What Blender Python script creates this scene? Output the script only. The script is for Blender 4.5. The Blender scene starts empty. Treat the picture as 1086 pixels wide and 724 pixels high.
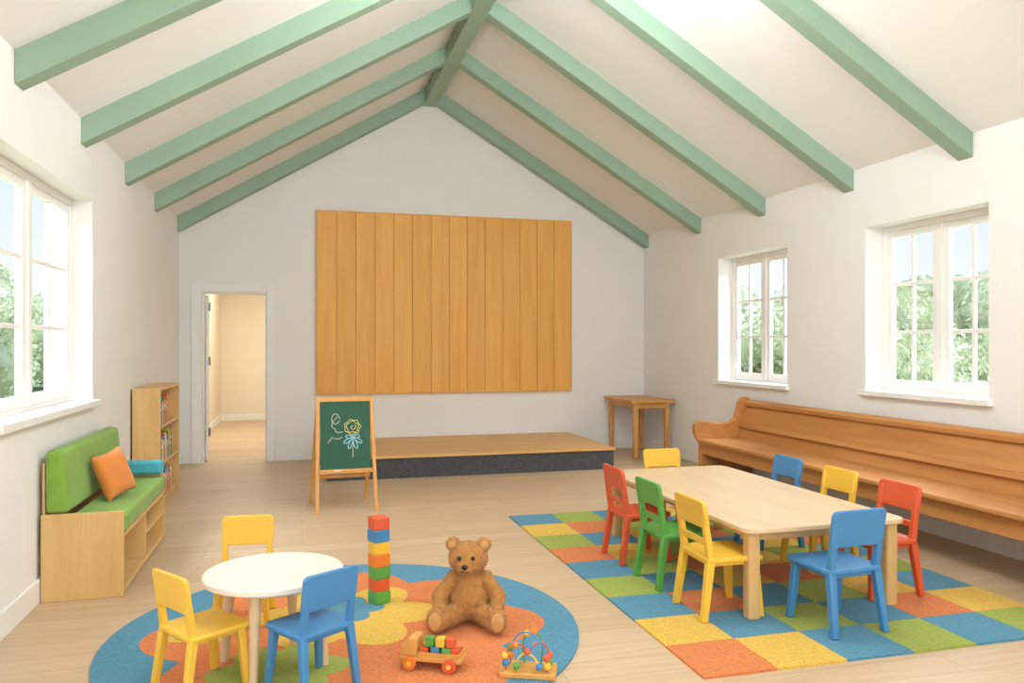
import bpy, bmesh, math, random
from mathutils import Vector, Matrix, noise
random.seed(4)
S = bpy.context.scene
COL = S.collection

# ------------------------------------------------------------------ materials
def lin(h, k=1.0):
    h = h.lstrip('#')
    o = []
    for i in (0, 2, 4):
        c = int(h[i:i+2], 16) / 255
        o.append((c/12.92 if c <= .04045 else ((c+.055)/1.055)**2.4) * k)
    return (*o, 1)

def newmat(name):
    m = bpy.data.materials.new(name); m.use_nodes = True
    nt = m.node_tree
    return m, nt, nt.nodes['Principled BSDF']

def plain(name, h, rough=.5, var=.06, vscale=6, bump=0., bscale=200, spec=.5, sheen=0., metal=0.):
    m, nt, b = newmat(name)
    tc = nt.nodes.new('ShaderNodeTexCoord')
    n = nt.nodes.new('ShaderNodeTexNoise'); n.inputs['Scale'].default_value = vscale
    n.inputs['Detail'].default_value = 4
    nt.links.new(tc.outputs['Object'], n.inputs['Vector'])
    r = nt.nodes.new('ShaderNodeValToRGB')
    c = lin(h)
    r.color_ramp.elements[0].position = .3; r.color_ramp.elements[1].position = .7
    r.color_ramp.elements[0].color = tuple(x*(1-var) for x in c[:3]) + (1,)
    r.color_ramp.elements[1].color = tuple(min(1, x*(1+var)) for x in c[:3]) + (1,)
    nt.links.new(n.outputs['Fac'], r.inputs['Fac'])
    nt.links.new(r.outputs['Color'], b.inputs['Base Color'])
    b.inputs['Roughness'].default_value = rough
    b.inputs['Specular IOR Level'].default_value = spec
    b.inputs['Metallic'].default_value = metal
    b.inputs['Sheen Weight'].default_value = sheen
    if bump:
        n2 = nt.nodes.new('ShaderNodeTexNoise'); n2.inputs['Scale'].default_value = bscale
        nt.links.new(tc.outputs['Object'], n2.inputs['Vector'])
        bp = nt.nodes.new('ShaderNodeBump'); bp.inputs['Strength'].default_value = bump
        bp.inputs['Distance'].default_value = .004
        nt.links.new(n2.outputs['Fac'], bp.inputs['Height'])
        nt.links.new(bp.outputs['Normal'], b.inputs['Normal'])
    return m

def wood(name, h1, h2, axis='z', scale=9, rough=.45, island=.0, stretch=.08, spec=.5):
    m, nt, b = newmat(name)
    tc = nt.nodes.new('ShaderNodeTexCoord')
    mp = nt.nodes.new('ShaderNodeMapping')
    s = [scale]*3; s['xyz'.index(axis)] = scale*stretch
    mp.inputs['Scale'].default_value = s
    nt.links.new(tc.outputs['Object'], mp.inputs['Vector'])
    geo = nt.nodes.new('ShaderNodeNewGeometry')
    add = nt.nodes.new('ShaderNodeVectorMath'); add.operation = 'MULTIPLY_ADD'
    nt.links.new(geo.outputs['Random Per Island'], add.inputs[0])
    add.inputs[1].default_value = (17, 13, 19)
    nt.links.new(mp.outputs['Vector'], add.inputs[2])
    n = nt.nodes.new('ShaderNodeTexNoise'); n.inputs['Scale'].default_value = 1.6
    n.inputs['Detail'].default_value = 7; n.inputs['Roughness'].default_value = .6
    n.inputs['Distortion'].default_value = .5
    nt.links.new(add.outputs[0], n.inputs['Vector'])
    r = nt.nodes.new('ShaderNodeValToRGB')
    r.color_ramp.elements[0].position = .32; r.color_ramp.elements[0].color = lin(h2)
    r.color_ramp.elements[1].position = .66; r.color_ramp.elements[1].color = lin(h1)
    nt.links.new(n.outputs['Fac'], r.inputs['Fac'])
    out = r.outputs['Color']
    if island:
        hs = nt.nodes.new('ShaderNodeHueSaturation')
        mr = nt.nodes.new('ShaderNodeMapRange')
        mr.inputs['To Min'].default_value = 1-island; mr.inputs['To Max'].default_value = 1+island
        nt.links.new(geo.outputs['Random Per Island'], mr.inputs['Value'])
        nt.links.new(mr.outputs[0], hs.inputs['Value'])
        nt.links.new(out, hs.inputs['Color']); out = hs.outputs['Color']
    nt.links.new(out, b.inputs['Base Color'])
    b.inputs['Roughness'].default_value = rough
    b.inputs['Specular IOR Level'].default_value = spec
    bp = nt.nodes.new('ShaderNodeBump'); bp.inputs['Strength'].default_value = .12
    bp.inputs['Distance'].default_value = .003
    nt.links.new(n.outputs['Fac'], bp.inputs['Height'])
    nt.links.new(bp.outputs['Normal'], b.inputs['Normal'])
    return m

def floor_mat():
    m, nt, b = newmat('oak_floor')
    tc = nt.nodes.new('ShaderNodeTexCoord')
    br = nt.nodes.new('ShaderNodeTexBrick')
    br.offset = .37; br.squash = 1
    br.inputs['Color1'].default_value = lin('d6bd9d'); br.inputs['Color2'].default_value = lin('ccb08e')
    br.inputs['Mortar'].default_value = lin('b89b78')
    br.inputs['Scale'].default_value = 1; br.inputs['Mortar Size'].default_value = .0022
    br.inputs['Brick Width'].default_value = 1.7; br.inputs['Row Height'].default_value = .17
    nt.links.new(tc.outputs['Object'], br.inputs['Vector'])
    mp = nt.nodes.new('ShaderNodeMapping'); mp.inputs['Scale'].default_value = (1.2, 16, 1)
    nt.links.new(tc.outputs['Object'], mp.inputs['Vector'])
    n = nt.nodes.new('ShaderNodeTexNoise'); n.inputs['Scale'].default_value = 2; n.inputs['Detail'].default_value = 6
    nt.links.new(mp.outputs[0], n.inputs['Vector'])
    r = nt.nodes.new('ShaderNodeValToRGB')
    r.color_ramp.elements[0].position = .3; r.color_ramp.elements[0].color = (.88, .86, .84, 1)
    r.color_ramp.elements[1].position = .65; r.color_ramp.elements[1].color = (1, 1, 1, 1)
    nt.links.new(n.outputs['Fac'], r.inputs['Fac'])
    mx = nt.nodes.new('ShaderNodeMix'); mx.data_type = 'RGBA'; mx.blend_type = 'MULTIPLY'
    mx.inputs[0].default_value = 1
    nt.links.new(br.outputs['Color'], mx.inputs[6]); nt.links.new(r.outputs['Color'], mx.inputs[7])
    nt.links.new(mx.outputs[2], b.inputs['Base Color'])
    b.inputs['Roughness'].default_value = .42
    b.inputs['Specular IOR Level'].default_value = .35
    return m

M = {}
M['wall'] = plain('wall_paint', 'f2f0ee', .9, .012, 2, .05, 60, .2)
M['ceil'] = plain('ceiling_paint', 'f4f3f2', .9, .012, 1.5, .04, 60, .2)
M['corr'] = plain('cream_paint', 'f0e4cf', .9, .012, 2, 0, 60, .2)
M['trim'] = plain('trim_white', 'f5f4f1', .5, .01, 2)
M['floor'] = floor_mat()
M['sage'] = plain('sage_paint', '96b39e', .6, .03, 3, .05, 80)
M['panel'] = wood('panel_pine', 'f4ba62', 'e9a84e', 'z', 7, .55, .03)
M['pew'] = wood('pew_oak', 'd0955a', 'be8046', 'y', 7, .55, .04, .08, .3)
M['birch'] = wood('birch_ply', 'e5c084', 'd8ad6c', 'z', 7, .5)
M['stage_top'] = wood('stage_wood', 'e0b370', 'd4a25c', 'x', 6, .45)
M['side'] = wood('side_table_wood', 'dca562', 'cf934c', 'z', 8, .45)
M['easel'] = wood('easel_wood', 'e0a75c', 'd09245', 'z', 9, .5)
M['tabletop'] = wood('maple_top', 'e4c9a5', 'dbbc93', 'y', 4, .38)
M['tableleg'] = wood('maple_leg', 'dcb57c', 'd0a568', 'z', 8, .45)
M['white_top'] = plain('white_laminate', 'efe6da', .35, .01, 3)
M['legpale'] = wood('pale_leg', 'e6caa4', 'dcbb90', 'z', 8, .5)
M['char'] = plain('charcoal_riser', '4c4d50', .85, .3, 30, .4, 120)
M['red'] = plain('red_paint', 'db5d36', .4, .03)
M['green'] = plain('green_paint', '5aa548', .4, .03)
M['yellow'] = plain('yellow_paint', 'eebf42', .4, .03)
M['blue'] = plain('blue_paint', '4688bd', .4, .03)
M['orange'] = plain('orange_paint', 'e88434', .4, .03)
M['fgreen'] = plain('green_fabric', '86ae48', .9, .08, 10, .3, 500, .2, .2)
M['fblue'] = plain('teal_fabric', '4fa5bb', .9, .06, 10, .3, 500, .2, .2)
M['forange'] = plain('orange_fabric', 'e48b45', .9, .06, 12, .3, 500, .2, .2)
M['rblue'] = plain('rug_blue', '568faa', .95, .16, 70, .8, 260, .1, .1)
M['rorange'] = plain('rug_orange', 'd8804a', .95, .16, 70, .8, 260, .1, .1)
M['ryellow'] = plain('rug_yellow', 'deb650', .95, .16, 70, .8, 260, .1, .1)
M['rgreen'] = plain('rug_green', '9dac4e', .95, .16, 70, .8, 260, .1, .1)
M['board'] = plain('chalkboard_green', '2f5b48', .8, .12, 5)
M['chalk'] = plain('chalk_white', 'e6e6da', .9, .1)
M['chalkb'] = plain('chalk_blue', '8fc4d0', .9, .1)
M['chalky'] = plain('chalk_yellow', 'e8de90', .9, .1)
M['fur'] = plain('teddy_fur', 'c08a4c', .95, .15, 40, .8, 180, .1, .3)
M['furl'] = plain('teddy_pad', 'd0a066', .95, .1, 40, .5, 180, .1, .3)
M['black'] = plain('black_plastic', '1c1512', .25, .05)
M['metal'] = plain('brushed_metal', '8c8a86', .35, .05, 5, 0, 200, .5, 0, .9)
M['leaf'] = plain('foliage', 'e9f0d6', .9, .12, 3.2, .3, 8, .1)
M['bark'] = plain('bark', 'c4b6a0', .9, .2, 8)
M['grass'] = plain('grass', 'ccdab0', .95, .12, 2)

def glass():
    m = bpy.data.materials.new('window_glass'); m.use_nodes = True
    nt = m.node_tree; nt.nodes.clear()
    o = nt.nodes.new('ShaderNodeOutputMaterial'); mx = nt.nodes.new('ShaderNodeMixShader')
    t = nt.nodes.new('ShaderNodeBsdfTransparent'); g = nt.nodes.new('ShaderNodeBsdfGlossy')
    g.inputs['Roughness'].default_value = .03; mx.inputs[0].default_value = .04
    nt.links.new(t.outputs[0], mx.inputs[1]); nt.links.new(g.outputs[0], mx.inputs[2])
    nt.links.new(mx.outputs[0], o.inputs[0]); return m
M['glass'] = glass()

# ------------------------------------------------------------------ mesh helpers
class B:
    """bmesh builder with material slots"""
    def __init__(s): s.bm = bmesh.new(); s.mats = []
    def mi(s, k):
        if k not in s.mats: s.mats.append(k)
        return s.mats.index(k)
    def poly8(s, a, b, k):
        n = len(a); i = s.mi(k)
        va = [s.bm.verts.new(p) for p in a]; vb = [s.bm.verts.new(p) for p in b]
        fs = [s.bm.faces.new(va[::-1]), s.bm.faces.new(vb)]
        for j in range(n):
            fs.append(s.bm.faces.new((va[j], va[(j+1) % n], vb[(j+1) % n], vb[j])))
        for f in fs: f.material_index = i
        return va+vb
    def box(s, x0, x1, y0, y1, z0, z1, k):
        return s.poly8([(x0,y0,z0),(x1,y0,z0),(x1,y1,z0),(x0,y1,z0)], [(x0,y0,z1),(x1,y0,z1),(x1,y1,z1),(x0,y1,z1)], k)
    def prism(s, pts, axis, a, b, k):
        def f(p, c):
            return {'x': (c, p[0], p[1]), 'y': (p[0], c, p[1]), 'z': (p[0], p[1], c)}[axis]
        return s.poly8([f(p, a) for p in pts], [f(p, b) for p in pts], k)
    def fr(s, p0, p1, w0, d0, w1, d1, k):
        q = lambda p, w, d: [(p[0]-w/2,p[1]-d/2,p[2]),(p[0]+w/2,p[1]-d/2,p[2]),(p[0]+w/2,p[1]+d/2,p[2]),(p[0]-w/2,p[1]+d/2,p[2])]
        return s.poly8(q(p0, w0, d0), q(p1, w1, d1), k)
    def cyl(s, p0, p1, r0, r1, k, n=20):
        p0 = Vector(p0); p1 = Vector(p1); d = (p1-p0).normalized()
        u = d.orthogonal().normalized(); v = d.cross(u)
        c = lambda p, r: [p+u*(r*math.cos(2*math.pi*i/n))+v*(r*math.sin(2*math.pi*i/n)) for i in range(n)]
        return s.poly8(c(p0, r0), c(p1, r1), k)
    def sph(s, c, r, k, seg=20, rings=12, rot=None):
        if not hasattr(r, '__len__'): r = (r, r, r)
        mt = Matrix.Translation(c) @ (rot.to_4x4() if rot else Matrix()) @ Matrix.Diagonal((*r, 1))
        res = bmesh.ops.create_uvsphere(s.bm, u_segments=seg, v_segments=rings, radius=1, matrix=mt)
        i = s.mi(k)
        fs = set(f for v in res['verts'] for f in v.link_faces)
        for f in fs: f.material_index = i
        return res['verts']
    def obj(s, name, loc=(0,0,0), rot=0, parent=None, bevel=0, seg=3, smooth=True, scale=1, ang=35):
        bmesh.ops.recalc_face_normals(s.bm, faces=s.bm.faces)
        me = bpy.data.meshes.new(name); s.bm.to_mesh(me); s.bm.free()
        for k in s.mats: me.materials.append(M[k])
        o = bpy.data.objects.new(name, me); COL.objects.link(o)
        o.location = loc; o.rotation_euler = (0, 0, rot) if not hasattr(rot, '__len__') else rot
        o.scale = (scale,)*3
        if parent: o.parent = parent
        if smooth:
            for p in me.polygons: p.use_smooth = True
            me.set_sharp_from_angle(angle=math.radians(ang))
        if bevel:
            md = o.modifiers.new('bevel', 'BEVEL'); md.width = bevel; md.segments = seg
            md.limit_method = 'ANGLE'; md.angle_limit = math.radians(40); md.harden_normals = False
        return o

def empty(name, loc=(0,0,0), rot=0, scale=1):
    e = bpy.data.objects.new(name, None); COL.objects.link(e)
    e.empty_display_size = .1
    e.location = loc; e.rotation_euler = (0, 0, rot); e.scale = (scale,)*3
    return e

def rrect(x0, x1, y0, y1, r, n=6):
    pts = []
    for cx, cy, a0 in ((x1-r, y1-r, 0), (x0+r, y1-r, 90), (x0+r, y0+r, 180), (x1-r, y0+r, 270)):
        for i in range(n+1):
            a = math.radians(a0+90*i/n); pts.append((cx+r*math.cos(a), cy+r*math.sin(a)))
    return pts

def curve(name, pts, r, k, parent=None, cyclic=False, smooth=True):
    cu = bpy.data.curves.new(name, 'CURVE'); cu.dimensions = '3D'
    cu.bevel_depth = r; cu.bevel_resolution = 3; cu.resolution_u = 6
    for pl in pts:
        sp = cu.splines.new('NURBS' if smooth else 'POLY'); sp.points.add(len(pl)-1)
        for i, p in enumerate(pl): sp.points[i].co = (*p, 1)
        if smooth: sp.order_u = 4; sp.use_endpoint_u = True
        sp.use_cyclic_u = cyclic
    cu.materials.append(M[k])
    o = bpy.data.objects.new(name, cu); COL.objects.link(o)
    if parent: o.parent = parent
    return o

# ------------------------------------------------------------------ room shell
XL, XR, YB, YF = -1.385, 4.51, 9.8, -2.6
XM = (XL+XR)/2; SL = .597
CE = 2.87                      # ceiling height at eaves
def roof(x): return CE + SL*((XR-XL)/2 - abs(x-XM))
TW = .28

b = B(); b.box(XL-.3, XR+.3, YF-.3, 15.6, -.12, 0, 'floor'); b.obj('floor', smooth=False)

b = B()
for sgn in (-1, 1):
    xo = XM + sgn*((XR-XL)/2+.35); zo = CE - SL*.35
    pts = [(XM, roof(XM)), (xo, zo), (xo, zo+.14), (XM, roof(XM)+.14)]
    b.prism(pts, 'y', YF-.3, YB+.3, 'ceil')
b.obj('ceiling', smooth=False)

def side_wall(name, xa, xb, holes, z0, z1, ya=YF, yb=YB):
    b = B(); y = ya
    for h0, h1, q0, q1 in sorted(holes):
        b.box(xa, xb, y, h0, 0, z1, 'wall')
        b.box(xa, xb, h0, h1, 0, q0, 'wall'); b.box(xa, xb, h0, h1, q1, z1, 'wall')
        y = h1
    b.box(xa, xb, y, yb, 0, z1, 'wall')
    return b.obj(name, smooth=False)
WL = [(1.3, 3.05, 1.0, 2.38), (4.15, 5.9, 1.0, 2.38)]  # first opening is out of view, added to let in light
WR = [(1.75, 2.95, 1.0, 2.37), (4.27, 5.47, 1.0, 2.37), (6.55, 7.83, .98, 2.36)]  # first one again an unseen extra window, added for light
side_wall('wall_left', XL-TW, XL, WL, 0, CE)
side_wall('wall_right', XR, XR+TW, WR, 0, CE)
# back gable with doorway
D0, D1, DH = -1.137, -.406, 2.02
b = B()
def gab(b, x0, x1, z0, ya, yb, k='wall'):
    xs = [x0] + ([XM] if x0 < XM < x1 else []) + [x1]
    pts = [(x0, z0), (x1, z0)] + [(x, roof(x)+.04) for x in reversed(xs)]
    b.prism(pts, 'y', ya, yb, k)
gab(b, XL-.02, D0, 0, YB, YB+.14); gab(b, D0, D1, DH, YB, YB+.14); gab(b, D1, XR+.02, 0, YB, YB+.14)
b.obj('wall_back', smooth=False)
b = B(); gab(b, XL-.02, XR+.02, 0, YF-.2, YF); b.obj('wall_rear', smooth=False)

# corridor behind the door
cx0, cx1, cy1, ch = -1.44, .5, 15.2, 2.7
b = B()
b.box(cx0-.2, cx0, YB+.14, 11.9, 0, ch, 'corr'); b.box(cx0-.2, cx0, 13.4, cy1, 0, ch, 'corr')
b.box(cx0-.2, cx0, 11.9, 13.4, 0, .95, 'corr'); b.box(cx0-.2, cx0, 11.9, 13.4, 2.1, ch, 'corr')
b.obj('wall_corridor_left', smooth=False)
b = B(); b.box(cx1, cx1+.1, YB+.14, cy1, 0, ch, 'corr'); b.obj('wall_corridor_right', smooth=False)
b = B(); b.box(cx0-.2, cx1+.1, cy1, cy1+.1, 0, ch, 'corr'); b.obj('wall_corridor_end', smooth=False)
b = B(); b.box(cx0-.2, cx1+.1, YB+.14, cy1+.1, ch, ch+.1, 'ceil'); b.obj('ceiling_corridor', smooth=False)
b = B(); b.box(cx0, cx1, cy1-.015, cy1, 0, .11, 'trim'); b.box(cx0, cx0+.015, YB+.9, cy1-.015, 0, .11, 'trim')
b.obj('baseboard_corridor', smooth=False)

# baseboards
def bb(name, *boxes):
    b = B()
    for q in boxes: b.box(*q, 'trim')
    b.obj(name, smooth=False, bevel=.004, seg=2)
bb('baseboard_left', (XL, XL+.016, YF, YB, 0, .13))
bb('baseboard_right', (XR-.016, XR, YF, YB, 0, .13))
bb('baseboard_back', (D1+.1, XR-.016, YB-.016, YB, 0, .13))
# door casing + leaf
b = B()
b.box(D0-.115, D0, YB-.025, YB, 0, DH+.09, 'trim'); b.box(D1, D1+.095, YB-.025, YB, 0, DH+.09, 'trim')
b.box(D0, D1, YB-.025, YB, DH, DH+.09, 'trim')
b.box(D0, D0+.02, YB, YB+.15, 0, DH, 'trim'); b.box(D1-.02, D1, YB, YB+.15, 0, DH, 'trim')
b.box(D0+.02, D1-.02, YB, YB+.15, DH-.02, DH, 'trim')
b.obj('trim_door', smooth=False, bevel=.005, seg=2)
e = empty('door_1', (D0+.025, YB+.16, 0), math.radians(112))
b = B(); b.box(0, .69, -.04, 0, .01, DH-.03, 'trim')
for z0, z1 in ((.15, .85), (1.0, 1.85)):
    b.box(.1, .59, -.046, -.04, z0, z1, 'trim')
b.obj('door_leaf', parent=e, bevel=.004, seg=2, smooth=False)
b = B(); b.cyl((.63, -.04, 1.0), (.63, -.09, 1.0), .012, .012, 'metal'); b.cyl((.63, -.085, 1.0), (.52, -.085, 1.0), .01, .01, 'metal')
b.obj('door_handle', parent=e)
b = B()
for z in (.3, 1.15, 1.8): b.box(-.03, .01, -.05, -.035, z, z+.1, 'metal')
b.obj('door_hinges', parent=e, smooth=False)

# rafters and ridge
RY = [-1.0, .35, 1.7, 3.08, 4.46, 5.67, 6.97, 8.28, 9.71]
for y in RY:
    e = empty('ceiling_rafter', (0, y, 0))
    for sgn, nm in ((-1, 'rafter_west'), (1, 'rafter_east')):
        b = B(); xw = XM+sgn*(XR-XL)/2; xr = XM+sgn*.07
        pts = [(xw, CE-.17), (xr, roof(xr)-.17), (xr, roof(xr)+.01), (xw, CE+.01)]
        b.prism(pts, 'y', -.065, .065, 'sage'); b.obj(nm, parent=e, smooth=False, bevel=.006, seg=2)
b = B(); b.box(XM-.08, XM+.08, YF, YB, 4.41, 4.62, 'sage'); b.obj('ridge_beam', smooth=False, bevel=.006, seg=2)

# windows: local along wall
def window(name, side, y0, y1, z0, z1, rec, cols=2, rows=3):
    """side -1 = left wall, +1 = right wall"""
    e = empty(name, ((XL if side < 0 else XR), 0, 0))
    X = lambda d: side*d     # d = outward distance from wall face
    def bx(b, d0, d1, *r): 
        a, c = sorted((X(d0), X(d1))); b.box(a, c, *r)
    b = B(); f = .045
    bx(b, rec, rec+.07, y0, y0+f, z0, z1, 'trim'); bx(b, rec, rec+.07, y1-f, y1, z0, z1, 'trim')
    bx(b, rec, rec+.07, y0+f, y1-f, z0, z0+f, 'trim'); bx(b, rec, rec+.07, y0+f, y1-f, z1-f, z1, 'trim')
    ym = (y0+y1)/2; bx(b, rec-.005, rec+.07, ym-.028, ym+.028, z0+f, z1-f, 'trim')
    b.obj('frame', parent=e, smooth=False, bevel=.004, seg=2)
    g = B()
    for i, (a, c) in enumerate(((y0+f, ym-.028), (ym+.028, y1-f))):
        b = B(); s = .05; d0, d1 = rec+.012, rec+.052
        q0, q1 = z0+f, z1-f
        bx(b, d0, d1, a, a+s, q0, q1, 'trim'); bx(b, d0, d1, c-s, c, q0, q1, 'trim')
        bx(b, d0, d1, a+s, c-s, q0, q0+s+.015, 'trim'); bx(b, d0, d1, a+s, c-s, q1-s, q1, 'trim')
        for j in range(1, cols):
            yy = a+s+(c-a-2*s)*j/cols; bx(b, d0+.006, d1-.006, yy-.013, yy+.013, q0+s, q1-s, 'trim')
        for j in range(1, rows):
            zz = q0+s+.015+(q1-q0-2*s-.015)*j/rows; bx(b, d0+.007, d1-.007, a+s, c-s, zz-.013, zz+.013, 'trim')
        b.obj('sash_%d' % (i+1), parent=e, smooth=False, bevel=.003, seg=2)
        bx(g, rec+.03, rec+.034, a+s, c-s, q0+s, q1-s, 'glass')
    g.obj('glazing', parent=e, smooth=False)
    b = B(); bx(b, .0, rec-.001, y0+.001, y1-.001, z0+.001, z0+.022, 'trim')
    b.obj('sill', parent=e, smooth=False)
    b = B(); bx(b, -.045, -.0005, y0-.04, y1+.04, z0-.02, z0+.022, 'trim')
    b.obj('sill_nosing', parent=e, smooth=False, bevel=.004, seg=2)
n = 0
for h in WL: n += 1; window('window_%d' % n, -1, *h, .12)
for h in WR: n += 1; window('window_%d' % n, 1, *h, .17)
# corridor window
e = empty('window_6', (cx0, 0, 0)); b = B()
b.box(-.12, -.06, 11.9, 11.96, .95, 2.1, 'trim'); b.box(-.12, -.06, 13.34, 13.4, .95, 2.1, 'trim')
b.box(-.12, -.06, 11.96, 13.34, .95, 1.01, 'trim'); b.box(-.12, -.06, 11.96, 13.34, 2.04, 2.1, 'trim')
b.box(-.11, -.07, 12.63, 12.67, 1.01, 2.04, 'trim'); b.box(-.11, -.07, 11.96, 13.34, 1.5, 1.53, 'trim')
b.obj('frame', parent=e, smooth=False)

# ------------------------------------------------------------------ wood panel on wall
e = empty('wood_wall_panel', (0, YB-.001, 0))
b = B(); N = 14; x0, x1 = .176, 3.436; w = (x1-x0)/N
for i in range(N):
    b.box(x0+i*w+.0015, x0+(i+1)*w-.0015, -.045, -.01, .80, 3.02, 'panel')
b.obj('boards', parent=e, smooth=False, bevel=.004, seg=2)
b = B(); b.box(x0, x1, -.012, 0, .79, 3.03, 'side')
b.box(x0-.012, x0, -.05, 0, .788, 3.032, 'panel'); b.box(x1, x1+.012, -.05, 0, .788, 3.032, 'panel')
b.box(x0, x1, -.05, 0, .786, .80, 'panel'); b.box(x0, x1, -.05, 0, 3.02, 3.034, 'panel')
b.obj('backing_frame', parent=e, smooth=False)

# stage
e = empty('stage_platform')
b = B(); b.box(.25, 3.39, 8.17, YB-.018, 0, .21, 'char'); b.obj('riser', parent=e, smooth=False)
b = B(); b.box(.23, 3.41, 8.15, YB-.018, .21, .24, 'stage_top'); b.obj('deck', parent=e, smooth=False, bevel=.005, seg=2)

# side table in the corner
e = empty('side_table', (.04, 0, 0))
b = B(); b.prism(rrect(3.84, 4.43, 8.78, 9.7, .02), 'z', .68, .715, 'side'); b.obj('top', parent=e, bevel=.005)
b = B(); b.box(3.9, 4.37, 8.84, 8.862, .61, .68, 'side'); b.box(3.9, 4.37, 9.618, 9.64, .61, .68, 'side')
b.box(3.9, 3.922, 8.862, 9.618, .61, .68, 'side'); b.box(4.348, 4.37, 8.862, 9.618, .61, .68, 'side'); b.obj('apron', parent=e, smooth=False)
i = 0
for x in (3.925, 4.345):
    for y in (8.865, 9.615):
        i += 1; b = B(); b.fr((x, y, 0), (x, y, .68), .05, .05, .06, .06, 'side'); b.obj('leg_%d' % i, parent=e, smooth=False, bevel=.006)

# ------------------------------------------------------------------ pew
e = empty('wooden_pew')
PX0, PX1, PY0, PY1 = 3.82, 4.46, 2.6, 7.12
def pew_end(nm, ya, yb):
    prof = [(PX0+.03,0),(PX0+.03,.06),(PX0+.05,.12),(PX0+.05,.40),(PX0+.0,.47),(PX0-.02,.55),(PX0-.01,.60),(PX0+.03,.625),
            (PX0+.12,.625),(PX0+.28,.60),(PX0+.37,.605),(PX0+.44,.65),(PX0+.475,.75),(PX0+.49,.82),(PX0+.53,.86),(PX0+.58,.865),(PX0+.62,.83),(PX0+.64,.76),(PX0+.64,0)]
    b = B(); b.prism(prof, 'y', ya, yb, 'pew'); b.obj(nm, parent=e, smooth=False, bevel=.01, seg=3)
pew_end('end_panel_1', PY1-.06, PY1); pew_end('end_panel_2', PY0, PY0+.06)
b = B(); b.box(PX0+.01, PX1-.14, PY0+.06, PY1-.06, .42, .455, 'pew'); b.obj('seat', parent=e, smooth=False, bevel=.012, seg=4)
b = B(); b.box(PX0+.06, PX0+.085, PY0+.06, PY1-.06, .30, .42, 'pew'); b.obj('apron', parent=e, smooth=False, bevel=.004)
b = B()
xb0, xb1 = PX1-.17, PX1-.06
b.prism([(xb0, .455), (xb0+.03, .455), (xb1+.025, .79), (xb1, .79)], 'y', PY0+.06, PY1-.06, 'pew')
b.obj('backrest', parent=e, smooth=False)
b = B(); b.prism([(xb1-.035,.775),(xb1+.05,.775),(xb1+.06,.81),(xb1+.045,.832),(xb1-.01,.835),(xb1-.04,.81)], 'y', PY0+.06, PY1-.06, 'pew')
b.prism([(xb0-.005,.56),(xb0+.06,.56),(xb0+.07,.60),(xb0+.015,.60)], 'y', PY0+.06, PY1-.06, 'pew')
b.obj('back_rails', parent=e, smooth=False, bevel=.006)

# ------------------------------------------------------------------ bookshelf
e = empty('bookshelf')
sx0, sx1, sy0, sy1, sz = XL+.018, -1.15, 7.1, 8.15, 1.03
b = B()
b.box(sx0, sx1, sy0, sy0+.025, 0, sz, 'birch'); b.box(sx0, sx1, sy1-.025, sy1, 0, sz, 'birch')
b.box(sx0, sx1, sy0+.025, sy1-.025, sz-.025, sz, 'birch'); b.box(sx0, sx0+.012, sy0+.025, sy1-.025, 0, sz-.025, 'birch')
for z in (.05, .36, .68): b.box(sx0+.012, sx1-.003, sy0+.025, sy1-.025, z, z+.022, 'birch')
b.box(sx1-.03, sx1-.012, sy0+.025, sy1-.025, 0, .05, 'birch')
b.obj('carcass', parent=e, smooth=False, bevel=.003, seg=2)
b = B(); cols = ['red', 'blue', 'green', 'yellow', 'orange', 'trim', 'fblue', 'board']
for z in (.072, .382, .702):
    y = sy0+.03
    while y < sy1-.35 - (.25 if z > .6 else 0):
        t = random.uniform(.018, .04); h = random.uniform(.16, .25); k = random.choice(cols)
        d = random.uniform(.13, .17)
        b.box(sx1-.02-d, sx1-.02, y, y+t, z, z+h, k)
        b.box(sx1-.02-d+.004, sx1-.0195, y+.003, y+t-.003, z+h*.65, z+h*.75, 'trim')
        y += t+.002
b.obj('books', parent=e, smooth=False)

# ------------------------------------------------------------------ settee
e = empty('childrens_settee')
ax0, ax1, ay0, ay1 = XL+.02, -.955, 4.73, 6.08
b = B(); t = .025
b.box(ax0, ax1, ay0, ay0+t, 0, .475, 'birch'); b.box(ax0, ax1, ay1-t, ay1, 0, .475, 'birch')
b.box(ax0, ax1, ay0+t, ay1-t, .02, .045, 'birch'); b.box(ax0, ax1, ay0+t, ay1-t, .325, .35, 'birch')
b.box(ax0, ax0+.015, ay0+t, ay1-t, .045, .75, 'birch')
ymid = (ay0+ay1)/2
b.box(ax0+.015, ax1-.005, ymid-.012, ymid+.012, .045, .325, 'birch')
b.box(ax0+.015, ax1-.01, ymid+.012, ay1-t, .18, .2, 'birch')
b.box(ax1-.04, ax1-.02, ay0+t, ay1-t, 0, .02, 'birch')
b.obj('carcass', parent=e, smooth=False, bevel=.004, seg=2)
b = B(); b.prism(rrect(ax0+.13, ax1+.005, ay0+t+.002, ay1-t-.002, .02), 'z', .352, .455, 'fgreen'); b.obj('seat_cushion', parent=e, bevel=.022, seg=4)
b = B(); vs = b.box(ax0+.02, ax0+.14, ay0+.0, ay1-.02, .478, .82, 'fgreen')
for v in vs:
    if v.co.z > .7: v.co.x -= .0 if v.co.x < ax0+.05 else .03
b.obj('back_cushion', parent=e, bevel=.028, seg=5)
b = B(); b.box(ax0+.15, ax1-.0, ay1-.10, ay1-.002, .478, .575, 'fblue'); b.obj('arm_cushion', parent=e, bevel=.025, seg=5)

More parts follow.
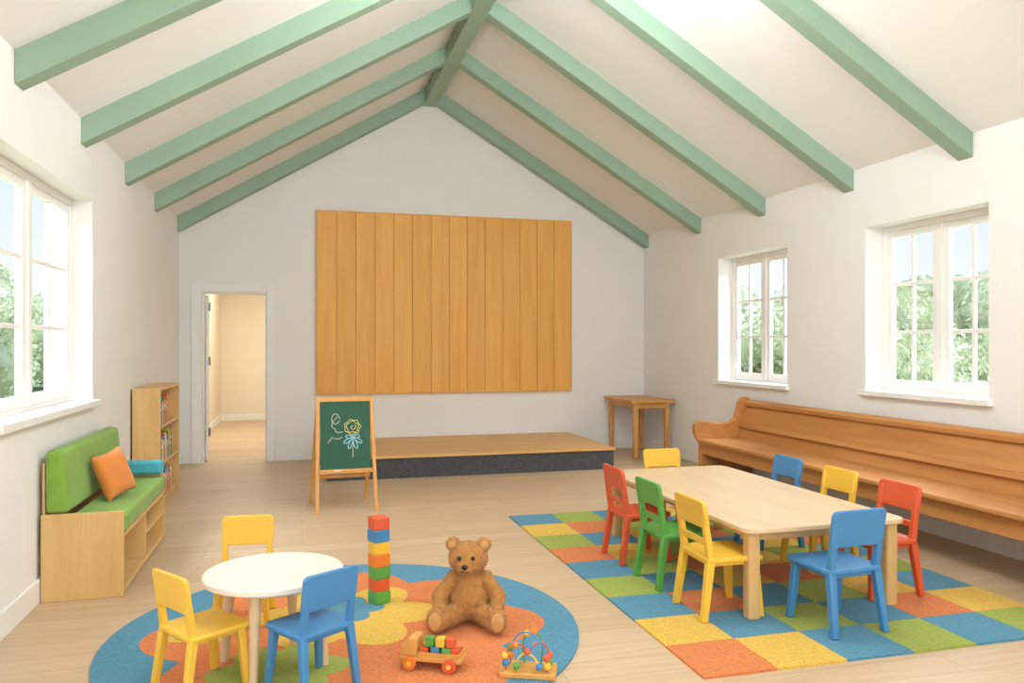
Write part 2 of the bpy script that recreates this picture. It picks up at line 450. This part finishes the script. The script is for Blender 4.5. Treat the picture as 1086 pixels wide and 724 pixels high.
def pillow(name, w, h, t, k, loc, rot):
    b = B(); n = 22; i = b.mi(k)
    top = {}; bot = {}
    for a in range(n+1):
        for c in range(n+1):
            u = -1+2*a/n; v = -1+2*c/n
            pin = 1-.09*(1-(abs(v))**2.0)*abs(u)**3; pin2 = 1-.09*(1-abs(u)**2)*abs(v)**3
            z = t/2*((1-u**4)*(1-v**4))**.55
            x, y = u*w/2*pin, v*h/2*pin2
            z += .0015*math.sin(9*u+5*v)*((1-u*u)*(1-v*v))
            top[a, c] = b.bm.verts.new((x, y, z))
            bot[a, c] = top[a, c] if a in (0, n) or c in (0, n) else b.bm.verts.new((x, y, -z))
    for a in range(n):
        for c in range(n):
            b.bm.faces.new((top[a,c], top[a+1,c], top[a+1,c+1], top[a,c+1])).material_index = i
            b.bm.faces.new((bot[a,c], bot[a,c+1], bot[a+1,c+1], bot[a+1,c])).material_index = i
    o = b.obj(name, loc, rot, ang=80)
    return o
pillow('throw_pillow', .30, .29, .10, 'forange', (-1.12, 5.28, .605), (math.radians(70), math.radians(-6), math.radians(72)))

# ------------------------------------------------------------------ easel
e = empty('chalkboard_easel', (.365, 6.64, 0), math.radians(3))
H = .95; tl = .20
fy = lambda z: tl*z/H
for i, s in enumerate((-1, 1)):
    b = B(); b.fr((s*.245, 0, 0), (s*.225, tl, H), .03, .03, .03, .03, 'easel'); b.obj('front_leg_%d' % (i+1), parent=e, smooth=False, bevel=.004)
    b = B(); b.fr((s*.245-.02, .50, 0), (s*.222, tl+.032, H-.02), .028, .028, .028, .028, 'easel'); b.obj('rear_leg_%d' % (i+1), parent=e, smooth=False, bevel=.004)
b = B(); b.fr((0, fy(.91), .91), (0, fy(.95), .95), .43, .03, .43, .03, 'easel')
b.fr((0, fy(.33)-.004, .315), (0, fy(.345)-.004, .35), .44, .03, .44, .03, 'easel')
b.box(-.23, .23, fy(.33)-.055, fy(.33)-.018, .32, .336, 'easel')
b.box(-.245, .245, .40, .42, .22, .25, 'easel')
b.obj('rails', parent=e, smooth=False, bevel=.004)
b = B(); b.poly8([(-.208, fy(.35)-.004, .35), (.208, fy(.35)-.004, .35), (.208, fy(.35)+.012, .35), (-.208, fy(.35)+.012, .35)],
                 [(-.208, fy(.91)-.004, .91), (.208, fy(.91)-.004, .91), (.208, fy(.91)+.012, .91), (-.208, fy(.91)+.012, .91)], 'board')
b.obj('chalkboard', parent=e, smooth=False)
def bp(u, v): z = .635+v; return (u, fy(z)-.0055, z)
fx, fz = .06, .06
# loose round scribbled flower: spiral centre inside wobbly rings
pl = [[bp(fx+.0045*a*math.cos(a), fz+.0045*a*math.sin(a)) for a in [q*.5 for q in range(0, 15)]]]
for R, w, ph, m in ((.05, .005, 0, 5), (.066, .007, 1, 7)):
    pl.append([bp(fx+(R+w*math.sin(m*a+ph))*math.cos(a), fz+(R+w*math.sin(m*a+ph))*math.sin(a)*.92) for a in [q*.18 for q in range(0, 36)]])
curve('chalk_flower_head', pl, .0028, 'chalky', e)
pl = []
pl.append([bp(fx, fz-.065), bp(fx+.004, fz-.11), bp(fx-.004, fz-.25)])
pl.append([bp(-.08+.035*math.cos(q), .13+.045*math.sin(q)) for q in [z*.6 for z in range(11)]])
pl.append([bp(-.06, .15), bp(-.10, .12), bp(-.13, .06), bp(-.07, .05), bp(-.09, .01), bp(-.02, .02)])
pl.append([bp(-.15, -.07), bp(-.11, -.03), bp(-.13, -.01), bp(-.06, -.05), bp(-.03, -.02)])
curve('chalk_drawing', pl, .0022, 'chalk', e)
pl = []
for s in (-1, 1):
    for q, L in ((.35, .14), (1.0, .12), (1.7, .08)):
        x = lambda t, o: (fx+s*math.sin(q)*L*t+o*math.cos(q), fz-.085-math.cos(q)*L*t+s*o*math.sin(q))
        pl.append([bp(*x(0, 0)), bp(*x(.4, .024)), bp(*x(1, 0)), bp(*x(.5, -.022)), bp(*x(0, 0))])
curve('chalk_leaves', pl, .005, 'chalkb', e)
b = B(); b.cyl((-.1, fy(.34)-.04, .343), (-.04, fy(.34)-.038, .343), .006, .006, 'chalk'); b.obj('chalk_stick', parent=e)

# ------------------------------------------------------------------ rugs
b = B(); RC = (.225, 3.89); RR = 1.12
def disc(c, rf, z0, z1, k, n=180):
    pts = [(c[0]+rf(2*math.pi*i/n)*math.cos(2*math.pi*i/n), c[1]+rf(2*math.pi*i/n)*math.sin(2*math.pi*i/n)) for i in range(n)]
    b.prism(pts, 'z', z0, z1, k)
disc((0, 0), lambda a: RR, 0, .010, 'rblue')
disc((.0, -.02), lambda a: .76+.20*abs(math.cos(a*4+.5)), .009, .0108, 'rorange')
disc((.0, .20), lambda a: .32+.16*abs(math.cos(a*3+.4)), .0102, .0114, 'ryellow')
disc((-.32, -.42), lambda a: .22+.08*abs(math.cos(a*3)), .0108, .012, 'rgreen')
disc((.0, .28), lambda a: .13+.07*abs(math.cos(a*2.5)), .0108, .012, 'rblue')
disc((-.68, .18), lambda a: .16+.05*abs(math.cos(a*2.5)), .0102, .0114, 'ryellow')
b.obj('round_flower_rug', (RC[0], RC[1], .0), smooth=False)

b = B(); sq = .352; rows = ['bgbyog', 'yogbgy', 'gbyogb', 'oygbyo', 'bgoygb', 'gbyobg', 'bobgyb', 'ybgboy', 'oybgbg']
kk = {'b': 'rblue', 'g': 'rgreen', 'y': 'ryellow', 'o': 'rorange'}
gx0, gy0 = 1.62, 2.93
for j, r in enumerate(rows):          # first = far row
    for i, c in enumerate(r):
        y1 = gy0+sq*(9-j)
        b.box(gx0+i*sq+.001, gx0+(i+1)*sq-.001, y1-sq+.001, y1-.001, .0, .011, kk[c])
b.obj('checkered_rug', smooth=False)

# ------------------------------------------------------------------ chairs
def chair(name, k, x, y, ang, scale=1, rail=True, z=.0125):
    b = B()
    b.prism(rrect(-.155, .165, -.165, .165, .035), 'z', .29, .315, k)
    b.box(-.13, .13, -.135, .135, .265, .29, k)
    for s in (-1, 1):
        b.fr((.145, s*.15, 0), (.12, s*.128, .29), .032, .032, .042, .042, k)
        b.fr((-.175, s*.15, 0), (-.13, s*.135, .30), .034, .034, .042, .042, k)
        b.fr((-.13, s*.135, .30), (-.17, s*.135, .575), .036, .036, .028, .03, k)
    z0 = .46 if rail else .42
    vs = b.prism(rrect(-.158, .158, z0, .60, .03), 'x', -.012, .012, k)
    if rail: vs += b.prism(rrect(-.125, .125, .37, .405, .006), 'x', -.009, .009, k)
    for v in vs:
        v.co.x += -.13 - .146*(v.co.z-.30)
        v.co.x -= .3*(.025 - v.co.y**2)
    return b.obj(name, (x, y, z), math.radians(ang), bevel=.007, seg=3, scale=scale)
chair('child_chair', 'yellow', 2.115, 3.66, 0)
chair('child_chair', 'green', 2.115, 4.17, 0)
chair('child_chair', 'red', 2.115, 4.69, 0)
chair('child_chair', 'red', 3.13, 3.72, 180)
chair('child_chair', 'yellow', 3.13, 4.23, 180)
chair('child_chair', 'blue', 3.13, 4.78, 180)
chair('child_chair', 'yellow', 2.68, 5.34, -90, .97)
chair('child_chair', 'blue', 2.56, 3.33, 94, 1.0, False)
chair('child_chair', 'yellow', -.385, 3.375, 36, .82, False, .0142)
chair('child_chair', 'yellow', -.28, 4.15, -94, .82, False, .0142)
chair('child_chair', 'blue', .035, 3.28, 124, .82, False, .0142)

# tables
e = empty('childrens_dining_table', (0, 0, .0115))
tx0, tx1, ty0, ty1 = 2.14, 3.11, 3.44, 5.34
b = B(); b.prism(rrect(tx0, tx1, ty0, ty1, .07, 8), 'z', .438, .465, 'tabletop'); b.obj('top', parent=e, bevel=.006)
b = B(); q = .09
b.box(tx0+q, tx1-q, ty0+q, ty0+q+.02, .385, .438, 'tableleg'); b.box(tx0+q, tx1-q, ty1-q-.02, ty1-q, .385, .438, 'tableleg')
b.box(tx0+q, tx0+q+.02, ty0+q+.02, ty1-q-.02, .385, .438, 'tableleg'); b.box(tx1-q-.02, tx1-q, ty0+q+.02, ty1-q-.02, .385, .438, 'tableleg')
b.obj('apron', parent=e, smooth=False)
i = 0
for x in (tx0+.07, tx1-.07):
    for y in (ty0+.07, ty1-.07):
        i += 1; b = B(); b.prism(rrect(x-.034, x+.034, y-.034, y+.034, .015, 4), 'z', 0, .438, 'tableleg'); b.obj('leg_%d' % i, parent=e, bevel=.003)

e = empty('round_play_table', (-.116, 3.546, .0142))
b = B(); b.cyl((0, 0, .375), (0, 0, .405), .295, .295, 'white_top', 72); b.obj('top', parent=e, bevel=.008, seg=4)
b = B(); b.cyl((0, 0, .35), (0, 0, .375), .22, .22, 'legpale', 48); b.obj('apron', parent=e)
for i, a in enumerate((70, 160, 250, 340)):
    a = math.radians(a); b = B(); b.cyl((.225*math.cos(a), .225*math.sin(a), 0), (.2*math.cos(a), .2*math.sin(a), .375), .018, .026, 'legpale', 20)
    b.obj('leg_%d' % (i+1), parent=e)

# ------------------------------------------------------------------ toys
e = empty('block_tower', (.402, 4.24, .0125))
z = 0
for i, k in enumerate(['green', 'red', 'green', 'orange', 'yellow', 'blue', 'red']):
    b = B(); b.box(-.045, .045, -.045, .045, 0, .0655, k)
    b.obj('block_%d' % (i+1), (random.uniform(-.003, .003), random.uniform(-.003, .003), z), math.radians(20+random.uniform(-7, 7)), parent=e, bevel=.005, smooth=False)
    z += .0657

# teddy
e = empty('teddy_bear', (.815, 3.83, .016), math.radians(-17))
b = B()
def caps(p0, p1, r0, r1, n=9):
    p0 = Vector(p0); p1 = Vector(p1)
    for i in range(n):
        t = i/(n-1); b.sph(p0.lerp(p1, t), r0+(r1-r0)*t, 'fur', 18, 12)
b.sph((0, 0, .115), (.11, .09, .112), 'fur', 28, 18)
b.sph((0, .0, .185), (.085, .072, .075), 'fur', 24, 16)
b.sph((-.008, -.012, .314), (.096, .084, .082), 'fur', 28, 18)
b.sph((-.014, -.088, .290), (.046, .04, .036), 'fur')
for s in (-1, 1):
    b.sph((s*.078-.008, 0, .382), (.036, .02, .036), 'fur')
    caps((s*.055, -.04, .06), (s*.135, -.165, .05), .052, .044)
    b.sph((s*.147, -.19, .064), (.044, .034, .060), 'fur')
    caps((s*.08, -.01, .215), (s*.145, -.045, .135), .036, .036)
    caps((s*.145, -.045, .135), (s*.140, -.10, .085), .036, .034, 6)
body = b.obj('body', parent=e)
md = body.modifiers.new('remesh', 'REMESH'); md.mode = 'VOXEL'; md.voxel_size = .005; md.use_smooth_shade = True
md = body.modifiers.new('smooth', 'SMOOTH'); md.factor = .6; md.iterations = 8
bpy.context.view_layer.update()
dg = bpy.context.evaluated_depsgraph_get()
ev = body.evaluated_get(dg).to_mesh()
fs = [(p.center.copy(), p.normal.copy()) for p in ev.polygons]
fb = bmesh.new(); random.seed(2)
for i in range(30000):
    c, nrm = random.choice(fs)
    c = c + Vector((random.uniform(-1, 1), random.uniform(-1, 1), random.uniform(-1, 1)))*.003
    if c.z < .006: continue
    nv = noise.noise_vector(c*25)
    d = (nrm + nv*.7 + Vector((random.uniform(-.4, .4), random.uniform(-.4, .4), random.uniform(-.5, .2)))).normalized()
    L = random.uniform(.006, .011); sd = d.orthogonal().normalized()
    sd.rotate(Matrix.Rotation(random.uniform(0, 6.28), 3, d))
    a = fb.verts.new(c-nrm*.002-sd*.0009); q = fb.verts.new(c-nrm*.002+sd*.0009); r = fb.verts.new(c+d*L)
    fb.faces.new((a, q, r))
me = bpy.data.meshes.new('fur'); fb.to_mesh(me); fb.free(); me.materials.append(M['fur'])
o = bpy.data.objects.new('fur', me); COL.objects.link(o); o.parent = e
b = B()
for s in (-1, 1): b.sph((s*.034-.012, -.088, .334), .0105, 'black')
b.sph((-.015, -.127, .301), (.016, .011, .012), 'black')
b.obj('eyes_and_nose', parent=e)
curve('mouth', [[(-.015, -.131, .292), (-.015, -.132, .280), (-.03, -.127, .273), (-.038, -.118, .276)], [(-.015, -.132, .280), (0, -.129, .273), (.008, -.12, .276)]], .0018, 'black', e)
b = B()
for s in (-1, 1):
    b.sph((s*.149, -.219, .066), (.031, .009, .044), 'furl')
    b.sph((s*.079-.008, -.018, .380), (.022, .008, .022), 'furl')
b.obj('pads', parent=e)

# toy truck
e = empty('toy_truck', (.55, 3.34, .0125), math.radians(-27), 1.1)
b = B(); b.prism(rrect(-.125, .125, -.05, .05, .015), 'z', .03, .046, 'easel'); b.obj('chassis', parent=e, bevel=.003)
b = B()
for x in (-.08, .08):
    b.cyl((x, -.06, .026), (x, .06, .026), .006, .006, 'easel')
    for s in (-1, 1):
        b.cyl((x, s*.05, .026), (x, s*.068, .026), .026, .026, 'orange' if x < 0 else 'red', 28)
        b.cyl((x, s*.068, .026), (x, s*.071, .026), .010, .010, 'yellow', 20)
b.obj('wheels', parent=e, bevel=.002)
b = B(); b.prism([(-.12, .046), (-.055, .046), (-.055, .115), (-.09, .115), (-.105, .085), (-.12, .08)], 'y', -.042, .042, 'easel'); b.obj('cab', parent=e, bevel=.005, smooth=False)
b = B(); b.box(-.05, .12, -.046, -.040, .046, .066, 'easel'); b.box(-.05, .12, .04, .046, .046, .066, 'easel'); b.box(.114, .12, -.04, .04, .046, .066, 'easel')
b.obj('bed_rails', parent=e, smooth=False)
b = B()
for x, y, z, k in ((-.03, -.018, .046, 'red'), (.015, -.018, .046, 'blue'), (.06, -.018, .046, 'green'), (.095, -.018, .046, 'red'), (-.01, -.015, .0835, 'green'), (.035, -.015, .0835, 'yellow'), (.075, -.012, .0835, 'red'), (-.03, .02, .046, 'yellow'), (.015, .02, .046, 'green'), (.06, .02, .046, 'blue')):
    b.box(x-.017, x+.017, y-.017, y+.017, z, z+.036, k)
b.obj('cargo_blocks', parent=e, smooth=False, bevel=.003)

# bead maze
e = empty('bead_maze_toy', (.925, 3.165, .0110), math.radians(-22))
b = B(); b.prism(rrect(-.12, .12, -.07, .07, .02), 'z', 0, .022, 'easel'); b.obj('base', parent=e, bevel=.004)
wires = {
 'red': [(-.09, -.03, .02), (-.1, -.03, .10), (-.05, -.03, .16), (.0, 0, .08), (.05, .02, .15), (.09, .02, .10), (.09, .03, .02)],
 'blue': [(-.08, .035, .02), (-.08, .035, .13), (-.02, .03, .17), (.03, .0, .16), (.08, -.03, .12), (.085, -.035, .02)],
 'yellow': [(-.04, -.04, .02), (-.05, -.045, .08), (.0, -.045, .12), (.05, -.045, .07), (.05, -.04, .02)],
 'green': [(-.02, .045, .02), (-.04, .04, .14), (.02, .04, .18), (.07, .04, .13), (.05, .045, .02)]}
for k, p in wires.items(): curve('wire_'+k, [p], .0038, k, e)
b = B()
for (x, y, z), k, r in [((-.093,-.03,.05),'blue',.016),((-.096,-.03,.080),'yellow',.015),((.088,.028,.04),'green',.016),((.089,.025,.07),'red',.015),
    ((-.08,.035,.06),'orange',.016),((-.08,.035,.09),'green',.015),((.083,-.034,.045),'yellow',.017),((.082,-.033,.078),'red',.016),
    ((0,-.044,.106),'red',.015),((-.045,-.043,.045),'green',.016),((.05,-.042,.045),'blue',.016),((.02,.04,.16),'orange',.015),((-.01,.03,.155),'yellow',.014),((.0,.004,.105),'blue',.016),((-.052,-.028,.125),'orange',.015)]:
    b.sph((x, y, z), r, k, 16, 10)
b.obj('beads', parent=e)

# ------------------------------------------------------------------ outdoors
b = B(); b.box(-60, XL-.32, -40, 60, -.5, -.3, 'grass'); b.obj('lawn', smooth=False)
b = B(); b.box(XR+.32, 60, -40, 60, -.5, -.3, 'grass'); b.obj('lawn', smooth=False)
def tree_mesh(seed):
    random.seed(seed); b = B()
    b.cyl((0, 0, -.29), (.05, 0, 1.6), .14, .08, 'bark', 10)
    k = b.mi('leaf')
    for i in range(14):
        c = Vector((random.uniform(-1.5, 1.5), random.uniform(-1.5, 1.5), random.uniform(.35, 2.1)))
        r = random.uniform(.6, .95)*(1-.1*c.z)
        res = bmesh.ops.create_icosphere(b.bm, subdivisions=3, radius=r*.8, matrix=Matrix.Translation(c))
        for v in res['verts']:
            d = (v.co-c).normalized()
            v.co += d*(noise.noise(v.co*2.2)*.25)
            for f in v.link_faces: f.material_index = k; f.smooth = True
        for j in range(1500):
            d = Vector((random.gauss(0, 1), random.gauss(0, 1), random.gauss(0, 1))).normalized()
            p = c + d*r*(random.uniform(.78, 1.12)+noise.noise((c+d*r)*2.2)*.3)
            if p.z < -.2: continue
            u = Vector((random.gauss(0, 1), random.gauss(0, 1), random.gauss(0, 1))).normalized(); v = u.orthogonal().normalized()
            L = random.uniform(.05, .09)
            q = [b.bm.verts.new(x) for x in (p-u*L, p+v*L*.45, p+u*L, p-v*L*.45)]
            b.bm.faces.new(q).material_index = k
    me = bpy.data.meshes.new('tree'); b.bm.to_mesh(me); b.bm.free()
    for q in b.mats: me.materials.append(M[q])
    return me
tm = [tree_mesh(s) for s in (1, 2, 3)]
random.seed(7)
for i, (x, y, s) in enumerate([(11, 5, 1), (12, 8, 1.1), (11.5, 11, .9), (13, 14, 1.2), (14, 17.5, 1.2), (13, 21, 1.4), (12, 1, 1),
        (-8, 7, 1), (-8.5, 10.5, 1.1), (-8, 14, 1), (-9, 18, 1.3), (-9.5, 22, 1.2), (-10, 27, 1.4), (-8, 3, 1), (-11, 33, 1.6)]):
    o = bpy.data.objects.new('tree', tm[i % 3]); COL.objects.link(o); o.location = (x, y, .30*s-.3); o.scale = (s, s, s*.95)
    o.rotation_euler = (0, 0, i*1.3)

# ------------------------------------------------------------------ world + lights
w = bpy.data.worlds.new('sky'); S.world = w; w.use_nodes = True
nt = w.node_tree; bg = nt.nodes['Background']
tc = nt.nodes.new('ShaderNodeTexCoord'); sp = nt.nodes.new('ShaderNodeSeparateXYZ')
nt.links.new(tc.outputs['Generated'], sp.inputs[0])
cr = nt.nodes.new('ShaderNodeValToRGB')
cr.color_ramp.elements[0].position = 0; cr.color_ramp.elements[0].color = lin('f2f5f4')
cr.color_ramp.elements[1].position = .6; cr.color_ramp.elements[1].color = lin('bcd8f2')
el = cr.color_ramp.elements.new(.2); el.color = lin('d8e7f4')
nt.links.new(sp.outputs['Z'], cr.inputs[0]); nt.links.new(cr.outputs['Color'], bg.inputs['Color'])
bg.inputs['Strength'].default_value = 1.2

sl = bpy.data.lights.new('sun', 'SUN'); sl.energy = 2.4; sl.angle = math.radians(6); sl.color = (1, .98, .94)
so = bpy.data.objects.new('sun', sl); COL.objects.link(so)
so.rotation_euler = Vector((0, .55, -.83)).to_track_quat('-Z', 'Y').to_euler(); so.location = (0, -10, 14)

def area(name, loc, target, sx, sy, power, col=(1, 1, 1)):
    l = bpy.data.lights.new(name, 'AREA'); l.shape = 'RECTANGLE'; l.size = sx; l.size_y = sy
    l.energy = power; l.color = col
    o = bpy.data.objects.new(name, l); COL.objects.link(o); o.location = loc
    o.rotation_euler = (Vector(target)-Vector(loc)).to_track_quat('-Z', 'Y').to_euler()
    return o
area('rear_fill', (1.56, -2.3, 2.2), (1.56, 8, 3.4), 5, 2.4, 150, (.985, .99, 1))  # added fill light behind the camera, no real fixture
for y, z, p in ((.3, 3.3, 22), (2.3, 3.4, 52), (4.5, 3.7, 112)):  # added bare fill points above the view, brighten ceiling and far end
    l = bpy.data.lights.new('fill_point', 'POINT'); l.energy = p; l.shadow_soft_size = .35; l.color = (.985, .99, 1)
    o = bpy.data.objects.new('fill_point', l); COL.objects.link(o); o.location = (1.56, y, z)
area('corridor_fill', (-.5, 12.5, 2.65), (-.5, 12.5, 0), 1.2, 3, 58, (1, .96, .88))  # unseen fill above the door head, added to brighten the corridor
for nm, x, s, ys in (('daylight_fill_west', XL-1.9, 1, ((2.2, 3, 180), (5.0, 7.8, 240))), ('daylight_fill_east', XR+1.9, -1, ((4.9, 6.0, 200), (7.2, 8.6, 250)))):  # added fill lights outside, above the sight lines, boost light through the windows
    for y, ty, p in ys:
        area(nm, (x, y, 3.9), (x+s*3.6, ty, .7), 1.8, 1.6, p, (.98, .99, 1))

# ------------------------------------------------------------------ camera
cam = bpy.data.cameras.new('camera'); co = bpy.data.objects.new('camera', cam); COL.objects.link(co)
co.location = (0, 0, 1.4); co.rotation_euler = (math.radians(90), 0, math.radians(-15.1))
cam.sensor_width = 36; cam.lens = 27.38; cam.shift_y = .0028; cam.clip_start = .02
S.camera = co
S.view_settings.view_transform = 'Standard'; S.view_settings.look = 'None'
S.view_settings.exposure = 0; S.view_settings.gamma = 1
